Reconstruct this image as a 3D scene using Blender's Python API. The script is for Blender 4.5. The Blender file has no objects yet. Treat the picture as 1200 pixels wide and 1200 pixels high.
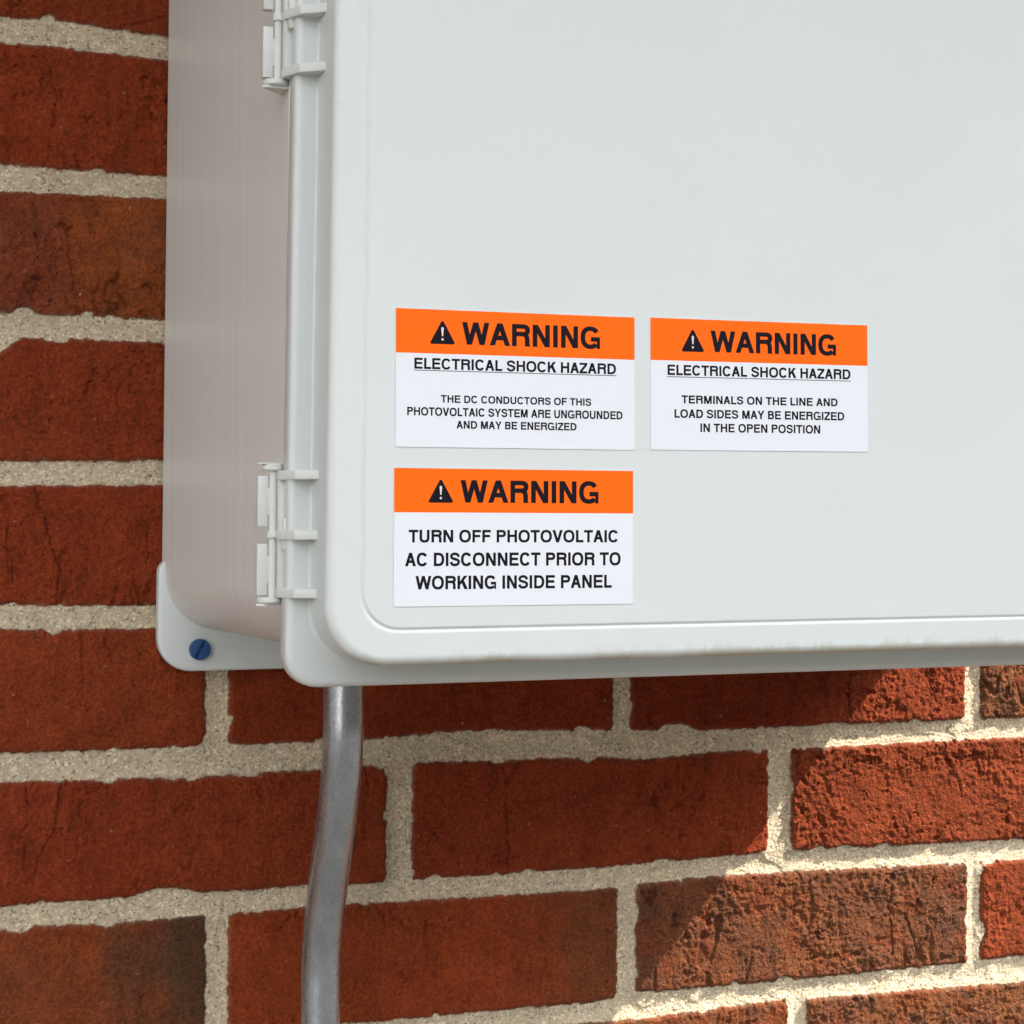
import bpy, bmesh, math
import numpy as np
from mathutils import Matrix, Vector

S = bpy.context.scene
COL = S.collection
R = math.radians
EYE = 1500.0            # height of the lens above the ground, mm; z below is measured from the lens height


def P(x, h, z):
    """wall millimetres (x along the wall, h out of the wall, z from lens height) -> world metres"""
    return Vector((x * 1e-3, -h * 1e-3, (z + EYE) * 1e-3))


# ------------------------------------------------------------------ camera
cam = bpy.data.objects.new('camera', bpy.data.cameras.new('camera'))
COL.objects.link(cam)
fw = Vector((0.34483928, 0.93858914, 0.01167455))
rt = Vector((0.93861105, -0.34492324, 0.00610311))
up = Vector((-0.00975513, -0.00885327, 0.99991322))
m = Matrix.Identity(4)
for i in range(3):
    m[i][0], m[i][1], m[i][2] = rt[i], up[i], -fw[i]
m.translation = P(0, 909.885, 0)
cam.matrix_world = m
cam.data.sensor_width = 36
cam.data.lens = 67.768
cam.data.clip_start = 0.02
cam.data.clip_end = 300
cam.data.dof.use_dof = False
S.camera = cam

# ------------------------------------------------------------------ light
SUN = Vector((2.7, -1.0, 3.0)).normalized()
w = bpy.data.worlds.new('World')
S.world = w
w.use_nodes = True
nt = w.node_tree
bg = nt.nodes['Background']
sky = nt.nodes.new('ShaderNodeTexSky')
sky.sky_type = 'NISHITA'
sky.sun_disc = False
sky.sun_elevation = math.asin(SUN.z)
sky.sun_rotation = math.atan2(SUN.x, SUN.y)
sky.air_density = 1.0
sky.dust_density = 1.2
hs = nt.nodes.new('ShaderNodeHueSaturation')
hs.inputs['Saturation'].default_value = 0.14
nt.links.new(sky.outputs[0], hs.inputs['Color'])
nt.links.new(hs.outputs[0], bg.inputs[0])
bg.inputs[1].default_value = 0.15
sl = bpy.data.lights.new('sun', 'SUN')
sl.energy = 2.05
sl.angle = R(0.42)
sl.color = (1.0, 0.93, 0.82)
so = bpy.data.objects.new('sun', sl)
COL.objects.link(so)
so.rotation_euler = SUN.to_track_quat('Z', 'Y').to_euler()
so.location = (2, -2, 5)

S.view_settings.view_transform = 'Standard'
S.view_settings.look = 'None'
S.view_settings.gamma = 1
S.view_settings.exposure = 2.47
S.render.engine = 'CYCLES'
S.cycles.max_bounces = 8
S.cycles.diffuse_bounces = 5
S.cycles.use_denoising = True


# ------------------------------------------------------------------ helpers
def tag(o, label=None, cat=None, group=None, kind=None):
    if label: o['label'] = label
    if cat: o['category'] = cat
    if group: o['group'] = group
    if kind: o['kind'] = kind
    return o


def link_mesh(name, bm, mat, parent=None, smooth=True, angle=40):
    me = bpy.data.meshes.new(name)
    bmesh.ops.recalc_face_normals(bm, faces=bm.faces)
    bm.to_mesh(me)
    bm.free()
    if smooth:
        me.set_sharp_from_angle(angle=R(angle)) if False else None
        for p in me.polygons: p.use_smooth = True
        try:
            me.set_sharp_from_angle(angle=R(angle))
        except Exception:
            pass
    o = bpy.data.objects.new(name, me)
    COL.objects.link(o)
    if mat: me.materials.append(mat)
    if parent:
        o.parent = parent
        o.matrix_parent_inverse = parent.matrix_basis.inverted()
    return o


def empty(name, loc):
    o = bpy.data.objects.new(name, None)
    COL.objects.link(o)
    o.location = loc
    o.empty_display_size = 0.05
    return o


def SH(x, h, z):
    """the enclosure hangs very slightly out of level"""
    return P(x + 0.004 * (z - 60), h, z + 0.0095 * (x - 171.0))


def add_prism(bm, plan, z0, z1, bev=0.3, f=SH):
    """plan: (x, h) outline extruded from z0 to z1"""
    a = [bm.verts.new(f(x, h, z0)) for x, h in plan]
    b = [bm.verts.new(f(x, h, z1)) for x, h in plan]
    n = len(plan)
    fs = [bm.faces.new(a[::-1]), bm.faces.new(b)]
    for i in range(n):
        fs.append(bm.faces.new((a[i], a[(i + 1) % n], b[(i + 1) % n], b[i])))
    if bev:
        es = list({e for q in fs for e in q.edges})
        bmesh.ops.bevel(bm, geom=es, offset=bev * 1e-3, segments=2, affect='EDGES', profile=0.5)


def add_box(bm, x0, x1, h0, h1, z0, z1, bev=0.3, f=SH):
    add_prism(bm, [(x0, h0), (x1, h0), (x1, h1), (x0, h1)], z0, z1, bev, f)


def add_rod(bm, x, h, r, z0, z1, n=28, bev=0.25, f=SH, hx=1.0):
    prof = [(z0, r - bev), (z0 + bev, r), (z1 - bev, r), (z1, r - bev)]
    rings = []
    for z, rr in prof:
        rings.append([bm.verts.new(f(x + rr * math.cos(2 * math.pi * i / n), h + hx * rr * math.sin(2 * math.pi * i / n), z)) for i in range(n)])
    for a, b in zip(rings, rings[1:]):
        for i in range(n):
            bm.faces.new((a[i], a[(i + 1) % n], b[(i + 1) % n], b[i]))
    bm.faces.new(rings[0][::-1])
    bm.faces.new(rings[-1])


def rrect(x0, x1, z0, z1, r, n=10):
    pts = []
    for cx, cz, a0 in ((x1 - r, z1 - r, 0), (x0 + r, z1 - r, 90), (x0 + r, z0 + r, 180), (x1 - r, z0 + r, 270)):
        for i in range(n + 1):
            a = R(a0 + 90 * i / n)
            pts.append((cx + r * math.cos(a), cz + r * math.sin(a)))
    return pts


def loft(bm, loops, f=SH, cap0=True, cap1=True):
    """loops: list of (h, outline of (x, z))"""
    rings = [[bm.verts.new(f(x, h, z)) for x, z in o] for h, o in loops]
    n = len(rings[0])
    for a, b in zip(rings, rings[1:]):
        for i in range(n):
            bm.faces.new((a[i], a[(i + 1) % n], b[(i + 1) % n], b[i]))
    if cap0: bm.faces.new(rings[0][::-1])
    if cap1: bm.faces.new(rings[-1])


# ------------------------------------------------------------------ materials
class NT:
    def __init__(self, name):
        self.m = bpy.data.materials.new(name)
        self.m.use_nodes = True
        self.t = self.m.node_tree
        self.p = self.t.nodes['Principled BSDF']

    def n(self, kind, **kw):
        q = self.t.nodes.new('ShaderNode' + kind)
        for k, v in kw.items():
            if k in q.inputs: q.inputs[k].default_value = v
            else: setattr(q, k, v)
        return q

    def l(self, a, b): self.t.links.new(a, b)

    def set(self, **kw):
        for k, v in kw.items():
            self.p.inputs[k.replace('_', ' ')].default_value = v

    def ramp(self, src, stops):
        r = self.n('ValToRGB')
        e = r.color_ramp.elements
        while len(e) < len(stops): e.new(0.5)
        for q, (pos, c) in zip(e, stops):
            q.position = pos
            q.color = (*c, 1) if len(c) == 3 else c
        self.l(src, r.inputs[0])
        return r

    def coord(self, scale=(1, 1, 1)):
        tc = self.n('TexCoord')
        mp = self.n('Mapping')
        mp.inputs['Scale'].default_value = scale
        self.l(tc.outputs['Object'], mp.inputs[0])
        return mp.outputs[0]

    def noise(self, vec, scale, detail=4, rough=0.5):
        q = self.n('TexNoise')
        q.inputs['Scale'].default_value = scale
        q.inputs['Detail'].default_value = detail
        q.inputs['Roughness'].default_value = rough
        self.l(vec, q.inputs['Vector'])
        return q.outputs[0]

    def mix(self, fac, a, b, mode='MIX'):
        q = self.n('Mix', data_type='RGBA', blend_type=mode)
        for sock, v in ((q.inputs[0], fac), (q.inputs[6], a), (q.inputs[7], b)):
            if isinstance(v, (int, float)): sock.default_value = v
            elif isinstance(v, tuple): sock.default_value = (*v, 1) if len(v) == 3 else v
            else: self.l(v, sock)
        return q.outputs[2]

    def bump(self, height, strength, dist, normal=None):
        q = self.n('Bump')
        q.inputs['Strength'].default_value = strength
        q.inputs['Distance'].default_value = dist
        self.l(height, q.inputs['Height'])
        if normal: self.l(normal, q.inputs['Normal'])
        self.l(q.outputs[0], self.p.inputs['Normal'])
        return q.outputs[0]

    def math(self, op, a, b=None, clamp=False):
        q = self.n('Math', operation=op, use_clamp=clamp)
        for s, v in zip(q.inputs, (a, b)):
            if v is None: continue
            if isinstance(v, (int, float)): s.default_value = v
            else: self.l(v, s)
        return q.outputs[0]


GREY = (0.595, 0.625, 0.612)


def mat_plastic(name, base=GREY, dirt=False):
    a = NT(name)
    v = a.coord()
    mott = a.noise(v, 14, 3)
    c = a.mix(mott, tuple(k * 0.965 for k in base), tuple(min(1, k * 1.03) for k in base))
    fine = a.noise(v, 900, 2)
    speck = a.ramp(a.noise(v, 420, 2), [(0.24, (1, 1, 1)), (0.285, (0, 0, 0))])
    c = a.mix(a.math('MULTIPLY', speck.outputs[0], 0.35), c, (0.33, 0.31, 0.27))
    if dirt:
        # old splash dirt that dried along the lower rolled edge of the lid
        tc = a.n('TexCoord')
        sep = a.n('SeparateXYZ')
        a.l(tc.outputs['Object'], sep.inputs[0])
        zz = a.math('SUBTRACT', sep.outputs[2], a.math('MULTIPLY', sep.outputs[0], 0.0095))   # undo the lean
        # height above the lid's lower edge, in mm (edge of raised panel at z = EYE - 47.6 - 0.0095*171)
        hmm = a.math('MULTIPLY', a.math('SUBTRACT', zz, (EYE - 47.6 - 1.62) * 1e-3), 1000.0)
        vx = a.coord((1, 0.05, 0.05))
        vs = a.coord((1, 0.05, 0.22))
        patch = a.ramp(a.noise(vx, 24, 3, 0.6), [(0.44, (0, 0, 0)), (0.58, (1, 1, 1))]).outputs[0]
        drip = a.noise(vs, 170, 5, 0.65)
        reach = a.math('ADD', a.math('MULTIPLY', a.math('MULTIPLY', drip, drip), 13.0), 0.2)
        band = a.math('SUBTRACT', 1.0, a.math('DIVIDE', hmm, reach), True)
        low = a.math('MULTIPLY', a.math('GREATER_THAN', hmm, -0.8), a.math('LESS_THAN', sep.outputs[1], -0.226))
        k = a.math('MULTIPLY', a.math('MULTIPLY', band, low), a.math('ADD', a.math('MULTIPLY', patch, 0.66), 0.05))
        c = a.mix(k, c, (0.37, 0.335, 0.235))
    a.l(c, a.p.inputs['Base Color'])
    a.set(Roughness=0.42, Specular_IOR_Level=0.4)
    a.bump(fine, 0.10, 0.0004)
    return a.m


M_LID = mat_plastic('grey_plastic_lid', dirt=True)
M_HINGE = mat_plastic('grey_plastic_hinge', (0.61, 0.625, 0.595))
M_FOOT = mat_plastic('grey_plastic_foot', (0.60, 0.63, 0.625))


def mat_body():
    a = NT('streaked_grey_body')
    v = a.coord((0.6, 260, 0.6))           # streaks run round the tub at constant distance from the wall
    s1 = a.noise(v, 1.0, 5, 0.65)
    v2 = a.coord((2.0, 60, 2.0))
    s2 = a.noise(v2, 1.0, 3, 0.5)
    v3 = a.coord((9, 900, 9))
    s3 = a.noise(v3, 1.0, 2, 0.5)
    c = a.ramp(s1, [(0.30, (0.60, 0.605, 0.575)), (0.5, (0.665, 0.672, 0.64)), (0.72, (0.725, 0.735, 0.70))]).outputs[0]
    c = a.mix(a.math('MULTIPLY', s2, 0.5), c, (0.61, 0.585, 0.555))
    c = a.mix(a.math('MULTIPLY', s3, 0.25), c, (0.70, 0.69, 0.66))
    a.l(c, a.p.inputs['Base Color'])
    a.set(Roughness=0.36, Specular_IOR_Level=0.45)
    a.bump(s3, 0.08, 0.0005)
    return a.m


M_BODY = mat_body()


def mat_plain(name, base, rough=0.5, spec=0.4, metal=0.0, bump=0.0, bscale=300, var=0.06):
    a = NT(name)
    v = a.coord()
    c = a.mix(a.noise(v, 60, 3), tuple(k * (1 - var) for k in base), tuple(min(1.0, k * (1 + var)) for k in base))
    a.l(c, a.p.inputs['Base Color'])
    a.set(Roughness=rough, Specular_IOR_Level=spec, Metallic=metal)
    if bump: a.bump(a.noise(v, bscale, 3), bump, 0.001)
    return a.m


M_SEAL = mat_plain('pale_seal', (0.80, 0.79, 0.75), 0.5)
M_DARK = mat_plain('dark_gap', (0.03, 0.028, 0.026), 0.8)
M_STICK = mat_plain('white_vinyl', (0.705, 0.718, 0.755), 0.38, 0.4, var=0.01)
M_ORANGE = mat_plain('orange_ink', (0.95, 0.132, 0.003), 0.5, 0.15, var=0.02, bump=0.02, bscale=2500)
M_BLACK = mat_plain('black_ink', (0.006, 0.005, 0.010), 0.6, 0.12, var=0.1)
M_PALE = mat_plain('pale_ink', (0.74, 0.62, 0.54), 0.45)
M_BLUE = mat_plain('blue_coating', (0.010, 0.062, 0.20), 0.42, 0.5, var=0.35, bump=0.25, bscale=600)


def mat_zinc():
    a = NT('galvanised_steel')
    v = a.coord((1, 1, 0.35))
    big = a.noise(a.coord((1, 1, 0.25)), 130, 4, 0.6)
    fine = a.noise(v, 900, 4, 0.65)
    c = a.ramp(big, [(0.3, (0.36, 0.39, 0.425)), (0.7, (0.50, 0.53, 0.56))]).outputs[0]
    spot = a.ramp(a.noise(v, 520, 3, 0.6), [(0.60, (0, 0, 0)), (0.72, (1, 1, 1))]).outputs[0]
    c = a.mix(a.math('MULTIPLY', spot, 0.22), c, (0.72, 0.79, 0.80))
    a.l(c, a.p.inputs['Base Color'])
    rr = a.ramp(fine, [(0.3, (0.23,) * 3), (0.7, (0.36,) * 3)]).outputs[0]
    a.l(rr, a.p.inputs['Roughness'])
    a.set(Metallic=0.9)
    a.bump(fine, 0.12, 0.0005)
    return a.m


M_ZINC = mat_zinc()

# ------------------------------------------------------------------ numpy noise
rng = np.random.RandomState(7)
_perm = rng.permutation(512).astype(np.int64)
_ang = rng.rand(512) * 2 * np.pi
_gx, _gy = np.cos(_ang), np.sin(_ang)


def perlin(x, y, seed=0):
    xi = np.floor(x).astype(np.int64); yi = np.floor(y).astype(np.int64)
    xf = x - xi; yf = y - yi
    u = xf * xf * xf * (xf * (xf * 6 - 15) + 10)
    v = yf * yf * yf * (yf * (yf * 6 - 15) + 10)

    def g(i, j, dx, dy):
        k = _perm[(_perm[(_perm[(i + seed * 37) & 511] + j) & 511] + seed * 11) & 511]
        return _gx[k] * dx + _gy[k] * dy
    a = g(xi, yi, xf, yf); b = g(xi + 1, yi, xf - 1, yf)
    c = g(xi, yi + 1, xf, yf - 1); d = g(xi + 1, yi + 1, xf - 1, yf - 1)
    ab = a + u * (b - a); cd = c + u * (d - c)
    return (ab + v * (cd - ab)) * 1.5


def fbm(x, y, wl, seed, octv=3, gain=0.5):
    t = 0; amp = 1.0
    for o in range(octv):
        t = t + amp * perlin(x / wl * 2 ** o + 31.7 * o, y / wl * 2 ** o - 17.3 * o, seed + o)
        amp *= gain
    return t


def sstep(a, b, x):
    t = np.clip((x - a) / (b - a), 0, 1)
    return t * t * (3 - 2 * t)


# ------------------------------------------------------------------ the brick wall (a relief, in mm)
PITCH, Z0, X0, LEN = 67.73, 298.8, 190.0, 203.2
BU = {
  1: [(82.3,236.2), (105.4,237.4), (158.7,234.5)],
  2: [(82.9,168.4), (159.3,168.1)],
  3: [(83.6,100.5), (158.6,100.2)],
  4: [(84.2,32.3), (107.1,32.4), (158.4,33.7)],
  5: [(84.8,-34.1), (156.9,-34.6)],
  6: [(85.4,-101.9), (135.6,-102.1), (179.7,-101.6), (237.2,-101.3), (257.3,-101.2), (312.4,-98.2), (381.4,-100.2), (414.9,-101.2), (421.2,-98.3), (429.4,-98.1), (439.2,-101.9), (530.4,-100.9), (638.7,-100.7)],
  7: [(86.0,-171.8), (144.1,-171.4), (156.0,-168.1), (166.1,-167.9), (177.0,-170.5), (204.9,-171.3), (230.1,-170.3), (260.0,-171.6), (277.4,-170.9), (381.9,-170.3), (479.4,-167.4), (638.9,-168.0)],
  8: [(269.1,-239.2), (382.3,-238.5), (404.1,-236.2), (531.0,-235.4), (603.2,-234.1), (639.2,-232.4)],
}
BD = {
  1: [(82.4,225.2), (111.3,225.1), (158.8,223.9)],
  2: [(83.1,156.5), (158.6,157.9)],
  3: [(79.9,81.1), (83.7,82.0), (93.2,89.5), (122.2,89.9), (157.9,89.7)],
  4: [(84.3,21.0), (158.5,22.5)],
  5: [(84.9,-44.7), (104.0,-45.3), (108.6,-47.3), (113.6,-45.4), (157.0,-44.7)],
  6: [(85.5,-114.9), (135.7,-115.3), (167.6,-115.7), (172.5,-117.5), (179.8,-115.7), (204.5,-115.0), (233.9,-114.5), (263.9,-113.5), (290.2,-113.1), (381.5,-113.3), (410.1,-115.6), (449.2,-112.9), (479.1,-112.6), (496.9,-112.7), (638.7,-110.6)],
  7: [(86.1,-182.3), (95.6,-184.5), (101.3,-181.8), (128.4,-182.3), (134.3,-184.3), (140.2,-182.7), (178.3,-181.5), (205.0,-181.5), (232.2,-180.7), (251.4,-180.6), (299.5,-181.0), (381.9,-181.1), (405.7,-179.4), (454.5,-177.7), (639.0,-178.9)],
  8: [(402.3,-248.8), (479.8,-245.6), (639.2,-246.6)],
}
HJ = {0: {-1: (64.0, 75.0)}, 2: {-1: (63.0, 74.5)}, 4: {-1: (66.0, 76.5)}, 5: {0: (180.4, 191.0), 1: (390.8, 399.9), 2: (601.5, 610.9)}, 6: {-1: (63.5, 75.0), 0: (270.2, 282.9), 1: (480.3, 493.5)},
      7: {0: (181.3, 191.6), 1: (393.9, 403.9), 2: (603.1, 611.3)}, 8: {-1: (65, 75), 1: (492.5, 503.2)}}


def bed(T, k, X, side):
    reg = Z0 - PITCH * k + 5.2 * side
    if k not in T: return np.full_like(X, reg)
    q = T[k]
    xs = [-4000, q[0][0] - 160] + [a for a, b in q] + [q[-1][0] + 160, 5000]
    zs = [reg, reg] + [b for a, b in q] + [reg, reg]
    return np.interp(X, xs, zs)


RED = np.array((0.225, 0.042, 0.0125))
WARM = np.array((1.00, 1.21, 1.06))     # shifts all the brick tones a little towards brown
TONE = {  # (course, brick): (left colour, right colour, share of the brown blotches)
    (0, 0): ((0.25, .036, .013), (0.24, .034, .012), 0.0),
    (1, 0): ((0.275, .037, .0125), (0.265, .036, .012), 0.05),
    (2, 0): ((0.24, .044, .021), (0.285, .057, .0165), 0.35),
    (3, 0): ((0.265, .037, .013), (0.245, .034, .012), 0.05),
    (4, 0): ((0.25, .034, .0118), (0.262, .035, .012), 0.0),
    (5, 0): ((0.25, .036, .012), (0.265, .039, .013), 0.05),
    (5, 1): ((0.24, .032, .011), (0.24, .030, .010), 0.0),
    (5, 2): ((0.22, .027, .010), (0.245, .039, .0155), 0.0),
    (5, 3): ((0.20, .060, .028), (0.19, .060, .029), 0.8),
    (6, 0): ((0.255, .034, .012), (0.255, .036, .013), 0.03),
    (6, 1): ((0.25, .034, .012), (0.25, .034, .0115), 0.03),
    (6, 2): ((0.222, .036, .0135), (0.230, .038, .0142), 0.05),
    (7, 0): ((0.27, .048, .015), (0.105, .040, .022), 0.35),
    (7, 1): ((0.275, .040, .013), (0.18, .042, .017), 0.1),
    (7, 2): ((0.19, .051, .023), (0.176, .052, .026), 0.7),
    (7, 3): ((0.24, .039, .0145), (0.235, .038, .0145), 0.05),
    (8, 1): ((0.21, .055, .022), (0.22, .055, .022), 0.7),
    (8, 2): ((0.20, .058, .025), (0.20, .058, .026), 0.8),
}
CRACKS = [[(100, 20), (102, 12), (104, 8), (105.5, 1), (108, -9), (111, -15), (113.5, -26), (113, -33)],
          [(84, -5), (88, -8), (90, -14), (91, -24)],
          [(113, -116), (112, -125), (110, -138), (103, -150), (100, -161)],
          [(97, -118), (99, -127)],
          [(158, 244), (147, 240), (140, 238)],
          [(331, -116), (333, -130), (333, -150), (334, -165)],
          [(528, -70), (527, -82), (528, -98)],
          [(112, 143), (116, 120), (119, 104)],
          [(556, -180), (553, -200), (556, -226)], [(563, -205), (571, -226)],
          [(105, 213), (108, 200), (106, 185)]]


def wall_relief(X, Z):
    X = X.astype(np.float64); Z = Z.astype(np.float64)
    n = X.shape[0]
    # waviness of the edges
    wx = 0.55 * fbm(X, Z, 7.0, 1, 3, 0.6)
    wz = 0.50 * fbm(X, Z, 6.0, 5, 3, 0.6)
    lump = np.maximum(0, fbm(X, Z, 16.0, 9, 2) - 0.42) * 5.5      # mortar squeezed over the arrises
    Xw = X + wx; Zw = Z + wz
    kk = np.clip(np.floor((Z0 - Zw) / PITCH).astype(int), -60, 60)
    d = np.full(n, -20.0); course = np.zeros(n, int); idx = np.zeros(n, int); bl = np.zeros(n); br = np.ones(n); bzc = np.zeros(n)
    for k in range(kk.min() - 1, kk.max() + 2):
        sel = np.where(np.abs(kk - k) <= 1)[0]
        if not len(sel): continue
        x = Xw[sel]; z = Zw[sel]
        top = bed(BD, k, x, -1); bot = bed(BU, k + 1, x, 1)
        off = 0.0 if k % 2 == 1 else 0.5
        i = np.floor((x - X0) / LEN - off).astype(int) + 1      # brick index: 0 ends at its joint 0
        xl = X0 + LEN * (i - 1 + off) + 1.0; xr = X0 + LEN * (i + off) - 9.0
        hj = HJ.get(k, {})
        # per-brick joint positions (measured where the joint shows)
        jit = lambda q: 2.5 * np.sin(q * 12.9898 + k * 78.233)
        xl = xl + jit(i - 1.0); xr = xr + jit(i * 1.0)
        for j, (a, b) in hj.items():
            xl = np.where(i == j + 1, b, xl)
            xr = np.where(i == j, a, xr)
        # a point just past a measured joint belongs to the other brick
        for j, (a, b) in hj.items():
            mid = (a + b) / 2
            wrong = (i == j) & (x > mid)
            i = np.where(wrong, j + 1, i); xl = np.where(wrong, b, xl); xr = np.where(wrong, hj.get(j + 1, (X0 + LEN * (j + 1 + off) - 9, 0))[0], xr)
            wrong = (i == j + 1) & (x < mid)
            i = np.where(wrong, j, i); xr = np.where(wrong, a, xr); xl = np.where(wrong, hj.get(j - 1, (0, X0 + LEN * (j - 1 + off) + 1))[1], xl)
        dx = np.minimum(x - xl, xr - x); dz = np.minimum(top - z, z - bot)
        r = 2.5
        dd = np.minimum(dx, dz)
        cor = (dx < r) & (dz < r)
        dd = np.where(cor, r - np.hypot(r - dx, r - dz), dd)
        better = dd > d[sel]
        s = sel[better]
        d[s] = dd[better]; course[s] = k; idx[s] = i[better]; bl[s] = xl[better]; br[s] = xr[better]; bzc[s] = ((top + bot) / 2)[better]
    d = d - lump * sstep(9.0, 0.5, d)
    d = d + 0.50 * fbm(X, Z, 3.0, 21, 3, 0.65)
    brick = sstep(-0.16, 0.34, d)
    # ---- brick face relief
    sid = (course * 131 + idx * 57).astype(np.float64)
    ox = X + sid * 13.7; oz = Z - sid * 7.9
    rnd = lambda q: np.modf(np.abs(np.sin(sid * 12.9898 + q * 4.1414) * 43758.5453))[0]
    coarse = fbm(ox, oz, 42, 31, 2)
    med = fbm(ox, oz, 11, 41, 3, 0.55)
    grain = fbm(ox * 1.1, oz, 3.4, 51, 3, 0.62)
    fine = fbm(ox, oz, 1.7, 53, 2, 0.6)
    drag = fbm(ox, oz * 0.28, 7.0, 61, 3, 0.55)             # texture dragged down the face
    tear = np.clip(1 - np.abs(fbm(ox, oz * 0.45, 24, 71, 3, 0.55)) * 7, 0, 1) * sstep(0.05, 0.55, fbm(ox, oz, 50, 81, 2))
    rough = 0.75 + 0.6 * rnd(1)
    rough = np.where((course == 5) & (idx >= 2), 1.5, rough)
    rough = np.where((course == 6) & (idx >= 2), 1.25, rough)
    rough = np.where((course >= 7) & (idx >= 2), 1.25, rough)
    rough = np.where((X < 400) & (course >= 5) & (idx < 2), 0.75, rough)
    rough = rough * (0.55 + 0.75 * sstep(-0.45, 0.5, fbm(ox, oz, 36, 55, 3, 0.6)))
    hb = 0.55 * coarse + rough * (0.42 * med + 0.36 * grain + 0.20 * drag + 0.12 * fine) - 1.25 * tear * rough + 1.2 * (rnd(2) - 0.5)
    pit = sstep(0.42, 0.72, fbm(ox, oz, 6.5, 91, 3, 0.6)) * sstep(-0.3, 0.3, fbm(ox, oz, 40, 95, 2)); hb = hb - 0.9 * pit * rough
    crack = np.zeros(n)
    if n < 2000000:
        for c in CRACKS:
            c = np.array(c, float)
            near = np.where((X > c[:, 0].min() - 4) & (X < c[:, 0].max() + 4) & (Z > c[:, 1].min() - 4) & (Z < c[:, 1].max() + 4))[0]
            if not len(near): continue
            px = X[near] + 1.0 * fbm(X[near], Z[near], 5, 15, 2); pz = Z[near]
            best = np.full(len(near), 99.0)
            for (x1, z1), (x2, z2) in zip(c, c[1:]):
                L2 = (x2 - x1) ** 2 + (z2 - z1) ** 2
                t = np.clip(((px - x1) * (x2 - x1) + (pz - z1) * (z2 - z1)) / L2, 0, 1)
                best = np.minimum(best, np.hypot(px - x1 - t * (x2 - x1), pz - z1 - t * (z2 - z1)))
            crack[near] = np.maximum(crack[near], sstep(1.0, 0.1, best + 0.5 * perlin(px / 3, pz / 3, 3)))
    hb = hb - 0.8 * crack
    hb = hb - 1.5 * (1 - sstep(0.0, 2.6, d)) ** 2
    # ---- mortar relief: tooled a little below the face, fatter where it was squeezed out
    sand = fbm(X, Z, 1.5, 101, 2, 0.7)
    rec = 2.1 + 0.35 * fbm(X, Z, 22, 111, 2)
    hm = -rec - 0.5 * sstep(-0.5, -4.5, d) + 0.15 * sand + 0.15 * fbm(X, Z, 4.5, 121, 2) + np.minimum(lump, 0.7) * 0.8
    H = hm + (hb - hm) * brick
    # ---- colour of the stuff itself, plus relief shade painted into the bricks
    t = np.clip((X - bl) / np.maximum(br - bl, 1), 0, 1)
    ca = np.empty((n, 3)); cb = np.empty((n, 3)); sh = np.empty(n)
    g = rnd(3)
    base = RED[None, :] * (0.85 + 0.3 * rnd(4))[:, None]
    base = np.where((g > 0.78)[:, None], np.array((0.22, 0.056, 0.022))[None, :], base)
    ca[:] = base; cb[:] = base * (0.92 + 0.16 * rnd(5))[:, None]; sh[:] = np.where(g > 0.78, 0.7, 0.08)
    for (k, i), (a, b, s) in TONE.items():
        q = (course == k) & (idx == i)
        ca[q] = a; cb[q] = b; sh[q] = s
    tt = sstep(0.25, 0.95, t + 0.22 * fbm(ox, oz, 30, 131, 3))[:, None]
    tt = np.where(((course == 7) & (idx <= 1))[:, None], sstep(0.70, 0.94, t + 0.07 * fbm(ox, oz, 26, 131, 3))[:, None], tt)
    tt = np.where(((course == 2) & (idx == 0))[:, None], sstep(0.15, 0.30, t + 0.10 * fbm(ox, oz, 22, 133, 3))[:, None], tt)
    cbk = (ca * (1 - tt) + cb * tt) * WARM[None, :]
    blot = sstep(0.02, 0.50, fbm(ox, oz * 0.8, 34, 141, 4, 0.6))[:, None] * sh[:, None]
    cbk = cbk * (1 - blot * 0.8) + np.array((0.150, 0.055, 0.030))[None, :] * blot * 0.8
    b2 = sstep(0.10, 0.6, fbm(ox + 500, oz, 22, 151, 4, 0.6))[:, None] * sh[:, None]
    cbk = cbk * (1 - b2 * 0.6) + np.array((0.075, 0.040, 0.028))[None, :] * b2 * 0.6
    b3 = sstep(0.20, 0.55, fbm(ox - 300, oz, 26, 157, 3, 0.6))[:, None] * sh[:, None]
    cbk = cbk * (1 - b3 * 0.6) + np.array((0.27, 0.055, 0.018))[None, :] * b3 * 0.45
    cbk = cbk * (1.0 + 0.13 * fbm(ox, oz, 18, 161, 3, 0.6) + 0.12 * grain + 0.06 * drag + 0.12 * fine)[:, None]  # grain and fine relief also darken the colour, as shade in the hollows
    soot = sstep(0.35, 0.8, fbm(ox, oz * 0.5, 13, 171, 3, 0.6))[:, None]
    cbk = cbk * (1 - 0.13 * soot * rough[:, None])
    cbk = cbk * (1 - 0.3 * crack[:, None]) * (1 - 0.13 * np.clip(pit + tear, 0, 1))[:, None]  # pits and tears darkened: dirt, plus relief shade put into the colour
    lime = sstep(0.97, 1.12, fbm(X, Z, 3.2, 181, 2, 0.5))[:, None]
    cbk = cbk * (1 - 0.55 * lime) + np.array((0.50, 0.36, 0.27))[None, :] * 0.55 * lime
    film = sstep(2.2, 0.2, d)[:, None] * (0.10 + 0.22 * sstep(-0.1, 0.5, fbm(X, Z, 9, 191, 2)))[:, None]
    cbk = cbk * (1 - film) + np.array((0.36, 0.25, 0.18))[None, :] * film
    cm = np.array((0.69, 0.595, 0.445))[None, :] * (1 + 0.08 * fbm(X, Z, 30, 201, 3) + 0.10 * fbm(X, Z, 5, 211, 3))[:, None]
    sq = np.clip(lump / 2.5, 0, 1)[:, None] * sstep(-2.5, 0.5, d)[:, None]
    cm = cm * (1 - sq * 0.6) + np.array((0.54, 0.49, 0.41))[None, :] * sq * 0.6
    bb = brick[:, None]
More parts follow.
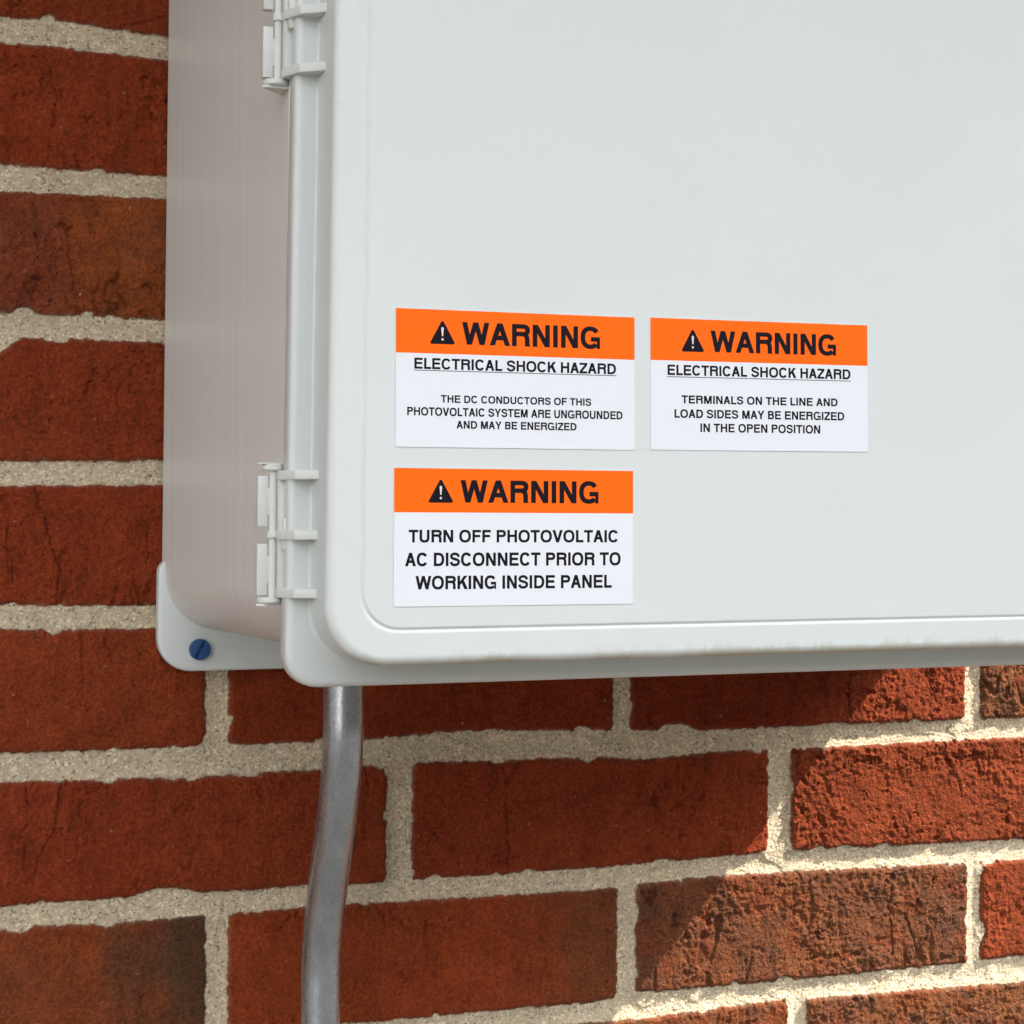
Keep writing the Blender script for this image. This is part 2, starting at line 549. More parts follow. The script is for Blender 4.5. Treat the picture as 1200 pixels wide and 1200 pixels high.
    return H, np.clip(cm + (cbk - cm) * bb, 0.002, 1), 1 - brick


class Patches:
    def __init__(self): self.v = []; self.f = []; self.c = []; self.m = []; self.n = 0

    def grid(self, x0, x1, z0, z1, step, drop=0.0, hole=None):
        nx = max(2, int(round((x1 - x0) / step)) + 1); nz = max(2, int(round((z1 - z0) / step)) + 1)
        X, Z = np.meshgrid(np.linspace(x0, x1, nx), np.linspace(z0, z1, nz))
        H, C, Mm = wall_relief(X.ravel(), Z.ravel())
        self.v.append(np.stack([X.ravel() * 1e-3, -(H - drop) * 1e-3, (Z.ravel() + EYE) * 1e-3], -1))
        self.c.append(C); self.m.append(Mm)
        i = np.arange(nx * nz).reshape(nz, nx)
        q = np.stack([i[:-1, :-1], i[:-1, 1:], i[1:, 1:], i[1:, :-1]], -1).reshape(-1, 4)
        self.f.append(q + self.n); self.n += nx * nz

    def build(self, name, mat, parent=None):
        v = np.concatenate(self.v); f = np.concatenate(self.f); c = np.concatenate(self.c); mm = np.concatenate(self.m)
        me = bpy.data.meshes.new(name)
        me.vertices.add(len(v)); me.vertices.foreach_set('co', v.astype(np.float32).ravel())
        me.loops.add(f.size); me.loops.foreach_set('vertex_index', f.astype(np.int32).ravel())
        me.polygons.add(len(f)); me.polygons.foreach_set('loop_start', np.arange(0, f.size, 4, dtype=np.int32))
        me.polygons.foreach_set('use_smooth', np.ones(len(f), bool))
        me.update(calc_edges=True)
        a = me.attributes.new('tone', 'FLOAT_COLOR', 'POINT')
        a.data.foreach_set('color', np.concatenate([c, np.ones((len(c), 1))], 1).astype(np.float32).ravel())
        b = me.attributes.new('mortar', 'FLOAT', 'POINT')
        b.data.foreach_set('value', mm.astype(np.float32))
        o = bpy.data.objects.new(name, me); COL.objects.link(o); me.materials.append(mat)
        if parent: o.parent = parent; o.matrix_parent_inverse = parent.matrix_basis.inverted()
        return o


def mat_wall():
    a = NT('brick_and_mortar')
    at = a.n('Attribute', attribute_name='tone')
    am = a.n('Attribute', attribute_name='mortar')
    v = a.coord()
    f1 = a.noise(v, 1500, 3, 0.6)
    f2 = a.noise(v, 620, 3, 0.6)
    # brick: fine gritty variation, relief shading also put into the colour
    kb = a.ramp(f2, [(0.30, (0.72,) * 3), (0.5, (1, 1, 1)), (0.70, (1.26,) * 3)]).outputs[0]
    kf = a.ramp(f1, [(0.30, (0.80,) * 3), (0.5, (1, 1, 1)), (0.70, (1.2,) * 3)]).outputs[0]
    brick = a.mix(1.0, a.mix(1.0, at.outputs[0], kb, 'MULTIPLY'), kf, 'MULTIPLY')
    # mortar: sand with pale quartz, tan and black grains
    vo = a.n('TexVoronoi', feature='F1'); vo.inputs['Scale'].default_value = 950
    a.l(v, vo.inputs['Vector'])
    hv = a.n('SeparateColor'); a.l(vo.outputs['Color'], hv.inputs[0])
    grain = a.ramp(hv.outputs[0], [(0.0, (0.50, 0.48, 0.44)), (0.09, (0.84, 0.82, 0.79)), (0.5, (1.0, 0.99, 0.96)), (0.80, (1.10, 1.0, 0.85)), (0.93, (1.34, 1.33, 1.32))]).outputs[0]
    mort = a.mix(1.0, at.outputs[0], grain, 'MULTIPLY')
    vd = a.n('TexVoronoi', feature='F1'); vd.inputs['Scale'].default_value = 560
    a.l(v, vd.inputs['Vector'])
    hd = a.n('SeparateColor'); a.l(vd.outputs['Color'], hd.inputs[0])
    dark = a.math('MULTIPLY', a.math('GREATER_THAN', hd.outputs[0], 0.86), a.math('LESS_THAN', vd.outputs['Distance'], 0.24))
    mort = a.mix(a.math('MULTIPLY', dark, 0.72), mort, (0.09, 0.075, 0.06))
    c = a.mix(am.outputs['Fac'], brick, mort)
    a.l(c, a.p.inputs['Base Color'])
    a.set(Roughness=0.92, Specular_IOR_Level=0.12)
    hh = a.math('ADD', f1, a.math('MULTIPLY', f2, 1.4))
    a.bump(hh, 1.0, 0.0013)
    return a.m


FINE = 0.5
wall = empty('brick_wall', P(190, 0, -EYE))
pt = Patches()
pt.grid(66, 240, -266, 264, FINE)
pt.grid(240, 646, -290, -46, FINE)
pt.grid(66, 240, -290, -266, 1.0)
pt.grid(240, 646, -46, 264, 3.0)
# the rest of the wall, coarser with distance
pt.grid(-340, 66, -290, 264, 2.0)
pt.grid(646, 1000, -290, 264, 2.0)
pt.grid(-340, 1000, -700, -290, 2.5)
pt.grid(-340, 1000, 264, 618, 5.0)
pt.grid(-2400, -340, -1500, 618, 10.0)
pt.grid(1000, 3000, -1500, 1100, 10.0)
pt.grid(-340, 1000, -1500, -700, 6.0)
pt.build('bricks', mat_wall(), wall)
tag(wall, 'weathered red brick wall with sandy mortar behind the grey enclosure', 'wall')
bm = bmesh.new()
add_box(bm, -2400, 3000, -200, -9, -EYE, 1100, 0, P)
link_mesh('backing', bm, mat_plain('mortar_bed', (0.42, 0.37, 0.28), 0.95, 0.1), wall, smooth=False)
# porch roof edge out of view, added to keep sun off the enclosure front
EZ = 620.0
XE = 551.0 - 45 + 0.9 * (EZ + 72.0)
bm = bmesh.new()
add_box(bm, -2400, XE, -20, 485, EZ, EZ + 18, 1, P)
ev = link_mesh('added_eave', bm, mat_plain('painted_soffit', (0.70, 0.70, 0.68), 0.6), wall, smooth=False)
bm = bmesh.new()
add_box(bm, -2400, XE + 8, 487, 505, EZ - 6, EZ + 150, 1, P)
link_mesh('added_fascia', bm, mat_plain('white_fascia', (0.75, 0.75, 0.73), 0.5), ev, smooth=False)
bm = bmesh.new()
add_prism(bm, [(-2400, -20), (XE, -20), (XE, 485), (-2400, 485)], EZ + 20, EZ + 140, 1, P)
link_mesh('added_roofing', bm, mat_plain('grey_shingle', (0.09, 0.085, 0.08), 0.9, 0.1), ev, smooth=False)

# ground: a bare yard, one sheet
bm = bmesh.new()
q = [bm.verts.new((x, y, 0)) for x, y in ((-80, 0.3), (-80, -120), (80, -120), (80, 0.3))]
bm.faces.new(q)
ga = NT('gravel_yard')
gv = ga.coord()
gc = ga.ramp(ga.noise(gv, 3, 6, 0.6), [(0.3, (0.040, 0.039, 0.037)), (0.7, (0.060, 0.058, 0.054))]).outputs[0]
ga.l(gc, ga.p.inputs['Base Color']); ga.set(Roughness=0.95)
tag(link_mesh('ground', bm, ga.m, smooth=False), kind='structure')

# added unseen tree belt, its height shaped to cut low sky light
bm = bmesh.new()
na, nh = 150, 12
grid = []
for i in range(na + 1):
    az = -105 + 210 * i / na
    e = 18 + 8 * (1 / (1 + math.exp(-(az - 4) / 5))) - 12 * (1 / (1 + math.exp((az + 58) / 4)))
    e *= 1 + 0.10 * math.sin(az * 0.55) + 0.08 * math.sin(az * 1.37 + 1)
    top = 16 * math.tan(R(e)) + 1.2
    col = []
    for j in range(nh + 1):
        t = j / nh
        rad = 16 + 2.2 * t * t + 0.7 * math.sin(az * 0.9 + 5 * t) + 0.5 * math.sin(az * 2.3 + 11 * t)
        col.append(bm.verts.new((rad * math.sin(R(az)), -rad * math.cos(R(az)), top * t - 0.05)))
    for j in range(1, nh + 1):          # the back of the belt
        t = 1 - j / nh
        rad = 20 - 1.6 * t
        col.append(bm.verts.new((rad * math.sin(R(az)), -rad * math.cos(R(az)), top * t - 0.05)))
    grid.append(col)
for a, b in zip(grid, grid[1:]):
    for j in range(len(a) - 1): bm.faces.new((a[j], b[j], b[j + 1], a[j + 1]))
la = NT('leaf_mass')
lv = la.coord()
lc = la.ramp(la.noise(lv, 2.5, 6, 0.7), [(0.3, (0.020, 0.026, 0.013)), (0.7, (0.045, 0.055, 0.028))]).outputs[0]
la.l(lc, la.p.inputs['Base Color']); la.set(Roughness=0.9)
la.bump(la.noise(lv, 3, 6, 0.75), 1.0, 0.5)
tag(link_mesh('added_tree_belt', bm, la.m), 'belt of dark green trees added out of view to dim the low sky', 'trees', kind='stuff')

# unseen white house, added so its sunlit wall brightens conduit and left front
house = empty('added_white_house', (-9.5, -11, 0))
tag(house, 'white two storey house with grey roof, added out of view to reflect sunlight', 'house')
HP = lambda x, h, z: Vector((x * 1e-3, -h * 1e-3, z * 1e-3))
bm = bmesh.new(); add_box(bm, -13000, -7000, 7000, 15000, 0, 5600, 0, HP)
link_mesh('wall', bm, mat_plain('white_siding', (0.80, 0.79, 0.76), 0.7, 0.3), house, smooth=False)
bm = bmesh.new()
rv = [bm.verts.new(HP(*p)) for p in ((-13400, 6700, 5610), (-13400, 15300, 5610), (-6600, 15300, 5610), (-6600, 6700, 5610), (-10000, 6700, 7400), (-10000, 15300, 7400))]
for q in ((0, 1, 5, 4), (3, 4, 5, 2), (0, 4, 3), (1, 2, 5), (0, 3, 2, 1)): bm.faces.new([rv[k] for k in q])
link_mesh('roof', bm, mat_plain('slate_roof', (0.09, 0.09, 0.095), 0.9, 0.1), house, smooth=False)
for hh in (8600, 12400):
    for zz in (900, 3500):
        bm = bmesh.new(); add_box(bm, -6998, -6940, hh, hh + 900, zz, zz + 1300, 0, HP)
        wn = link_mesh('window', bm, mat_plain('white_frame', (0.8, 0.8, 0.78), 0.5), house, smooth=False)
        bm = bmesh.new(); add_box(bm, -6938, -6930, hh + 70, hh + 830, zz + 70, zz + 1230, 0, HP)
        link_mesh('pane', bm, mat_plain('dark_glass', (0.03, 0.035, 0.04), 0.08, 0.5), wn, smooth=False)

# ------------------------------------------------------------------ the enclosure
box = empty('electrical_enclosure', P(380, 0, -46))
tag(box, 'large light grey plastic electrical enclosure with hinged door fixed to the brick wall', 'electrical box')
XL, XR, ZB, ZT = 169.9, 597.0, -57.6, 412.0

bm = bmesh.new()
loops = []
for h, xl, zb, r in ((1.5, 158.8, -46, 27), (60, 162.1, -46, 27.5), (130, 165.8, -46, 28), (200.9, 169.7, -46, 28.5)):
    loops.append((h, rrect(xl, 593, zb, 400, r, 16)))
loft(bm, loops)
link_mesh('body', bm, M_BODY, box)

bm = bmesh.new()
loft(bm, [(200.6, rrect(169.75, 593.2, -46.2, 400.2, 28, 12)), (200.8, rrect(169.52, 593.4, -46.4, 400.4, 28, 12)),
          (201.3, rrect(169.52, 593.4, -46.4, 400.4, 28, 12)), (201.6, rrect(169.75, 593.2, -46.2, 400.2, 28, 12))])
link_mesh('seal', bm, M_SEAL, box)


def SHL(x, h, z):
    return SH(x + (z - 215.0) * 0.0058 * max(0.0, min(1.0, (235.0 - x) / 60.0)), h, z)


def ins(i, r): return rrect(XL + i, XR - i, ZB + i, ZT - i, r, 16)


bm = bmesh.new()
L = [(201.65, ins(0.5, 12.5)), (201.75, ins(0.15, 13)), (202.0, ins(0, 13)), (208.4, ins(0, 13))]
for a in (15, 30, 45, 60, 75, 90):
    L.append((208.4 + 2.6 * math.sin(R(a)), ins(2.6 * (1 - math.cos(R(a))), 13 + 0.3 * a / 15)))
L += [(211.0, ins(2.9, 15)), (211.0, ins(3.3, 15.3)), (211.0, ins(7.4, 20)), (211.0, ins(7.8, 20.5))]
for a in (15, 30, 45, 60, 75, 90):                   # concave foot of the raised panel
    L.append((211.0 + 0.9 * (1 - math.cos(R(a))), ins(7.8 + 0.9 * math.sin(R(a)), 20.5 + a / 90 * 2)))
L += [(213.0, ins(8.72, 22.5)), (213.4, ins(8.73, 22.5)), (229.2, ins(8.99, 22.5)), (229.8, ins(9.0, 22.5))]
for a in (12, 24, 36, 48, 60, 72, 81, 90):                  # rolled edge
    L.append((229.8 + 3.6 * math.sin(R(a)), ins(9.0 + 3.6 * (1 - math.cos(R(a))), 22.5 - 3.0 * a / 90)))
L += [(233.4, ins(12.9, 19.3)), (233.4, ins(13.3, 19.0)), (233.4, ins(20.4, 15.4)), (233.4, ins(20.8, 15.2)), (233.35, ins(21.1, 15)), (233.17, ins(21.4, 14.8)), (232.9, ins(21.7, 14.6)), (232.82, ins(22.0, 14.4)),
      (232.9, ins(22.3, 14.2)), (233.17, ins(22.6, 14)), (233.35, ins(22.9, 13.8)), (233.4, ins(23.2, 13.6)), (233.4, ins(23.6, 13.3)), (233.4, ins(25, 12.5))]
loft(bm, L, SHL)
link_mesh('lid', bm, M_LID, box, angle=50)


def foot(name, outline, h0=1.0, h1=8.0):
    bm = bmesh.new()
    cx = sum(p[0] for p in outline) / len(outline); cz = sum(p[1] for p in outline) / len(outline)

    def shrink(k): return [(x + (cx - x) * k * 0.02, z + (cz - z) * k * 0.02) for x, z in outline]
    loft(bm, [(h0, outline), (h1 - 1.2, outline), (h1 - 0.5, shrink(0.8)), (h1, shrink(2.2))])
    return link_mesh(name, bm, M_FOOT, box)


def foot_outline(x0, x1, z0, z1, r, r2):
    pts = []
    for cx, cz, rr, a0 in ((x1 - 3, z1 - 3, 3, 0), (x0 + r2, z1 - r2, r2, 90), (x0 + r, z0 + r, r, 180), (x1 - 3, z0 + 3, 3, 270)):
        for i in range(9):
            a = R(a0 + 90 * i / 8); pts.append((cx + rr * math.cos(a), cz + rr * math.sin(a)))
    return pts


foot('mounting_foot', foot_outline(156.3, 236, -65.2, -12.5, 16, 6))
foot('mounting_foot', [(x, 354 - z) for x, z in foot_outline(156.3, 236, -65.2, -12.5, 16, 6)][::-1])


def hinge(dz):
    def F(x, h, z): return SH(x + 0.4, h + 4, z + dz)
    bm = bmesh.new()
    add_box(bm, 166.4, 170.9, 196.2, 200.2, -24, 23.5, 0.35, F)                       # strip along the lid
    add_box(bm, 167.4, 172.0, 196.6, 203.6, -6.0, 5.6, 0.4, F)                        # centre stop
    for z0, z1 in ((-27.4, -26.4), (25.9, 26.5)):
        add_prism(bm, [(159.0, 195.6), (160.7, 197.2), (170.6, 196.8), (171.2, 183)], z0, z1, 0.15, F)   # gussets on the tub
    hg = link_mesh('hinge', bm, M_HINGE, box)
    for z in (21.6, -0.7, -22.3):
        bm = bmesh.new()
        add_prism(bm, [(166.0, 196.4), (166.0, 201.3), (169.8, 210.4), (186.6, 223.2), (186.6, 206.0), (172.4, 206.0), (170.5, 204), (170.5, 196.4)], z - 1.75, z + 1.75, 0.4, F)
        link_mesh('rib', bm, M_HINGE, hg)
    bm = bmesh.new()
    add_rod(bm, 165.3, 195.0, 1.6, -24.5, 24, f=F)
    link_mesh('hinge_pin', bm, M_HINGE, hg)
    for z0, z1 in ((2.4, 21.6), (-23.3, -4.0)):
        bm = bmesh.new()
        add_box(bm, 159.4, 163.3, 191.6, 195.4, z0, z1, 0.45, F)
        add_box(bm, 162.8, 164.8, 192.8, 195.2, z0 + 4.5, z1 - 4.5, 0.1, F)
        link_mesh('hinge_leaf', bm, M_HINGE, hg)
    for z0, z1, r in ((23.4, 25.9, 4.3), (-26.4, -24.0, 4.9)):
        bm = bmesh.new()
        add_rod(bm, 165.2 if z0 > 0 else 164.6, 194.2, r, z0, z1, n=40, bev=0.6, f=F)
        link_mesh('hinge_cap', bm, M_HINGE, hg)
    bm = bmesh.new()
    add_rod(bm, 165.3, 195.2, 2.35, -1.9, 0.9, f=F)
    add_box(bm, 165.6, 168.8, 194.6, 197.2, -1.9, 0.9, 0.3, F)
    link_mesh('knuckle', bm, M_HINGE, hg)
    return hg


hinge(0)
hinge(194.7)

# ------------------------------------------------------------------ blue screw in the lower left foot
bm = bmesh.new()
sx, sz = 175.6, -54.9
n, rad = 56, [0, .5, 1, 1.5, 2, 2.5, 3, 3.5, 4.0, 4.4, 4.75, 4.95, 5.0, 5.0]
sl_a = R(62)


def sh_h(x, z, k):
    q = 11.9 - 0.018 * (x * x + z * z)
    if k == 11: q -= 0.55
    if k == 12: q -= 1.1
    if k == 13: q = 8.0
    u = x * math.cos(sl_a) + z * math.sin(sl_a); v = -x * math.sin(sl_a) + z * math.cos(sl_a)
    s = max(0, min(1, (0.95 - abs(v)) / 0.45)) * max(0, min(1, (4.2 - abs(u)) / 0.6))
    return q - (1.5 * s if k < 13 else 0)


c0 = bm.verts.new(SH(sx, sh_h(0, 0, 0), sz)); rings = []
for k, rr in enumerate(rad[1:], 1):
    rings.append([bm.verts.new(SH(sx + rr * math.cos(2 * math.pi * i / n), sh_h(rr * math.cos(2 * math.pi * i / n), rr * math.sin(2 * math.pi * i / n), k), sz + rr * math.sin(2 * math.pi * i / n))) for i in range(n)])
for i in range(n): bm.faces.new((c0, rings[0][i], rings[0][(i + 1) % n]))
for a, b in zip(rings, rings[1:]):
    for i in range(n): bm.faces.new((a[i], b[i], b[(i + 1) % n], a[(i + 1) % n]))
tag(link_mesh('screw', bm, M_BLUE), 'blue slotted masonry screw in the lower left mounting foot of the enclosure', 'screw')

# ------------------------------------------------------------------ conduit
bm = bmesh.new()
path = []
for i in range(140):
    z = -40 - i * 1.6
    t = min(1, max(0, (-84 - z) / 124.0)); t = t * t * (3 - 2 * t)
    path.append((225.8 + 0.8 * t, 80 - 40 * t, z))
path += [(226.6, 40, -EYE + 2)]
nn = 40
prev = None
for j, (x, h, z) in enumerate(path):
    a = path[max(0, j - 1)]; b = path[min(len(path) - 1, j + 1)]
    T = Vector((b[0] - a[0], b[1] - a[1], b[2] - a[2])).normalized()
    if j >= len(path) - 2: T = Vector((0, 0, -1))
    U = Vector((1, 0, 0)); U = (U - T * U.dot(T)).normalized(); V = T.cross(U)
    ring = []
    for i in range(nn):
        an = 2 * math.pi * i / nn
        r = 9.05 - 0.28 * math.exp(-((z + 185) / 1.6) ** 2) * max(0, math.cos(an - 1.2))
        o = U * (r * math.cos(an)) + V * (r * math.sin(an))
        ring.append(bm.verts.new(P(x + o.x, h + o.y, z + o.z)))
    if prev:
        for i in range(nn): bm.faces.new((prev[i], prev[(i + 1) % nn], ring[(i + 1) % nn], ring[i]))
    prev = ring
tag(link_mesh('conduit', bm, M_ZINC), 'bent galvanised steel conduit pipe running down the bricks from the enclosure', 'pipe')


# ------------------------------------------------------------------ lettering: grotesque capitals built from strokes
ADV_R = dict(A=667, B=667, C=722, D=722, E=667, F=611, G=778, H=722, I=278, K=667, L=556, M=833, N=722, O=778, P=667, R=722, S=667, T=611, U=722, V=667, W=944, Y=667, Z=611)
ADV_B = dict(A=722, B=722, C=722, D=722, E=667, F=611, G=778, H=722, I=278, K=722, L=611, M=833, N=722, O=778, P=667, R=722, S=667, T=611, U=722, V=667, W=944, Y=667, Z=611)
ADV_R[' '] = ADV_B[' '] = 278


def se(a, e=2.3):
    c, s = math.cos(a), math.sin(a)
    return math.copysign(abs(c) ** (2 / e), c), math.copysign(abs(s) ** (2 / e), s)


def arc(cx, cy, rx, ry, sx, sy, a0, a1, n=22):
    out = []; pr = None
    for i in range(n + 1):
        c, s = se(R(a0 + (a1 - a0) * i / n))
        cur = ((cx + rx * c, cy + ry * s), (cx + (rx - sx) * c, cy + (ry - sy) * s))
        if pr: out.append([pr[0], cur[0], cur[1], pr[1]])
        pr = cur
    return out


def rect(x0, y0, x1, y1): return [(x0, y0), (x1, y0), (x1, y1), (x0, y1)]


def para(xb, xt, wd, y0=0.0, y1=1.0): return [(xb - wd / 2, y0), (xb + wd / 2, y0), (xt + wd / 2, y1), (xt - wd / 2, y1)]


def glyph(ch, s, adv):
    t = s * 0.9
    side = {'A': .008, 'V': .008, 'W': .006, 'Y': .008, 'T': .022, 'Z': .03, 'C': .045, 'G': .045, 'O': .042, 'S': .042}.get(ch, .082)
    right = {'E': .05, 'F': .03, 'L': .02, 'K': .005, 'R': .02, 'P': .042, 'B': .048, 'D': .046, 'C': .04, 'G': .068}.get(ch, side)
    w = adv - side - right
    d = s * 1.10
    g = []
    if ch == 'I': g = [rect((w - s) / 2, 0, (w + s) / 2, 1)]
    elif ch == 'T': g = [rect(0, 1 - t, w, 1), rect(w / 2 - s / 2, 0, w / 2 + s / 2, 1 - t)]
    elif ch == 'L': g = [rect(0, 0, s, 1), rect(s, 0, w, t)]
    elif ch == 'E': g = [rect(0, 0, s, 1), rect(s, 0, w, t), rect(s, 1 - t, w, 1), rect(s, .52 - t / 2, w * .93, .52 + t / 2)]
    elif ch == 'F': g = [rect(0, 0, s, 1), rect(s, 1 - t, w, 1), rect(s, .51 - t / 2, w * .9, .51 + t / 2)]
    elif ch == 'H': g = [rect(0, 0, s, 1), rect(w - s, 0, w, 1), rect(s, .53 - t / 2, w - s, .53 + t / 2)]
    elif ch == 'N': g = [rect(0, 0, s, 1), rect(w - s, 0, w, 1), [(s * .0, 1), (s * 1.12, 1), (w, 0), (w - s * 1.12, 0)]]
    elif ch == 'M': g = [rect(0, 0, s, 1), rect(w - s, 0, w, 1), [(0, 1), (s * 1.3, 1), (w / 2 + s * .48, 0), (w / 2 - s * .48, 0)], [(w, 1), (w - s * 1.3, 1), (w / 2 - s * .48, 0), (w / 2 + s * .48, 0)]]
    elif ch == 'V': g = [[(0, 1), (d, 1), (w / 2 + d / 2, 0), (w / 2 - d / 2, 0)], [(w, 1), (w - d, 1), (w / 2 - d / 2, 0), (w / 2 + d / 2, 0)]]
    elif ch == 'A': g = [[(0, 0), (d, 0), (w / 2 + d / 2, 1), (w / 2 - d / 2, 1)], [(w, 0), (w - d, 0), (w / 2 - d / 2, 1), (w / 2 + d / 2, 1)], rect(w * .24, .24, w * .76, .24 + t)]
    elif ch == 'W':
        b1, b2, k = w * .27, w * .73, s * 1.05
        g = [para(b1, k / 2, k), para(b1, w / 2, k), para(b2, w / 2, k), para(b2, w - k / 2, k)]
    elif ch == 'K': g = [rect(0, 0, s, 1), [(s, .29), (s, .29 + s * 1.35), (w - s * 1.35, 1), (w, 1)], [(w * .36, .55), (w * .36 + s * .95, .55 + s * .8), (w + s * .12, 0), (w - s * 1.18, 0)]]
    elif ch == 'Y': g = [rect(w / 2 - s / 2, 0, w / 2 + s / 2, .43), [(0, 1), (d * 1.05, 1), (w / 2 + s * .5, .40), (w / 2 - s * .5, .40)], [(w, 1), (w - d * 1.05, 1), (w / 2 - s * .5, .40), (w / 2 + s * .5, .40)]]
    elif ch == 'Z': g = [rect(0, 0, w, t), rect(0, 1 - t, w, 1), [(0, t), (s * 1.3, t), (w, 1 - t), (w - s * 1.3, 1 - t)]]
    elif ch == 'U': g = [rect(0, .36, s, 1), rect(w - s, .36, w, 1)] + arc(w / 2, .36, w / 2, .375, s, t, 180, 360)
    elif ch == 'O': g = arc(w / 2, .5, w / 2, .515, s, t, 0, 360, 44)
    elif ch in 'CG':
        g = arc(w / 2, .5, w / 2, .515, s, t, 32 if ch == 'C' else 34, 328 if ch == 'C' else 318, 40)
        if ch == 'G': g += [rect(w * .53, .53 - t, w, .53), rect(w - s * .72, 0, w, .53 - t)]
    elif ch == 'D': g = [rect(0, 0, s, 1)] + [rect(s, 0, w * .45, t), rect(s, 1 - t, w * .45, 1)] + arc(w * .45, .5, w * .55, .5, s, t, -90, 90)
    elif ch in 'PR':
        y0 = .42 if ch == 'P' else .45
        ry = (1 - y0) / 2
        g = [rect(0, 0, s, 1), rect(s, 1 - t, w * .58, 1), rect(s, y0, w * .58, y0 + t)] + arc(w * .58, y0 + ry, w * (.42 if ch == 'P' else .39), ry, s, t, -90, 90)
        if ch == 'R':
            g += arc(w * .56, .27, w * .385, y0 + t - .27, s, t, 0, 90, 12) + [[(w * .945 - s, 0), (w * .985, 0), (w * .945, .09), (w * .945, .27), (w * .945 - s, .27)]]
    elif ch == 'B':
        g = [rect(0, 0, s, 1), rect(s, 1 - t, w * .55, 1), rect(s, .54 - t / 2, w * .55, .54 + t / 2), rect(s, 0, w * .55, t)]
        g += arc(w * .55, .5 + .25 - t * .12 + .01, w * .40, .25 + t * .12 - .01 + .0, s, t, -90, 90) + arc(w * .55, .27 + t * .25, w * .45, .27 + t * .25, s, t, -90, 90)
    elif ch == 'S':
        pts = [(.90, .70), (.855, .825), (.70, .925), (.50, .95), (.29, .922), (.15, .845), (.105, .735), (.16, .635), (.33, .565), (.55, .512), (.78, .45), (.895, .36), (.905, .255), (.82, .135), (.66, .072), (.49, .050), (.29, .074), (.135, .165), (.085, .30)]
        off = s / .13
        P2 = [(0.5 + (x - .5) * (1 - (s - .13) * .9), .5 + (y - .5) * (1 - (s - .13) * .85)) for x, y in pts]
        P2 = [(x * w, y) for x, y in P2]
        dense = []
        for i in range(len(P2) - 1):
            p0 = P2[max(0, i - 1)]; p1 = P2[i]; p2 = P2[i + 1]; p3 = P2[min(len(P2) - 1, i + 2)]
            for u in (0, .25, .5, .75):
                dense.append(tuple(.5 * (2 * p1[q] + (p2[q] - p0[q]) * u + (2 * p0[q] - 5 * p1[q] + 4 * p2[q] - p3[q]) * u * u + (3 * p1[q] - p0[q] - 3 * p2[q] + p3[q]) * u ** 3) for q in (0, 1)))
        dense.append(P2[-1])
        pr = None
        for i, (x, y) in enumerate(dense):
            a = dense[max(0, i - 1)]; b = dense[min(len(dense) - 1, i + 1)]
            tx, ty = b[0] - a[0], b[1] - a[1]; ll = math.hypot(tx, ty) or 1
            wd = (s + (t - s) * abs(tx / ll)) / 2
            cur = ((x - ty / ll * wd, y + tx / ll * wd), (x + ty / ll * wd, y - tx / ll * wd))
            if pr: g.append([pr[0], cur[0], cur[1], pr[1]])
            pr = cur
    return g, side


def text_polys(txt, u0, u1, vt, vb, bold):
    A = ADV_B if bold else ADV_R
    s = 0.228 if bold else 0.222
    out = []; x = 0.0
    for ch in txt:
        adv = A[ch] / 720
        if ch != ' ':
            g, side = glyph(ch, s, adv)
            out += [[(px + x + side, py) for px, py in q] for q in g]
        x += adv
    lo = min(p[0] for q in out for p in q); hi = max(p[0] for q in out for p in q)
    kx = (u1 - u0) / (hi - lo); ky = vt - vb
    return [[(u0 + (px - lo) * kx, vb + py * ky) for px, py in q] for q in out]


LW, LH = 95.25, 50.8


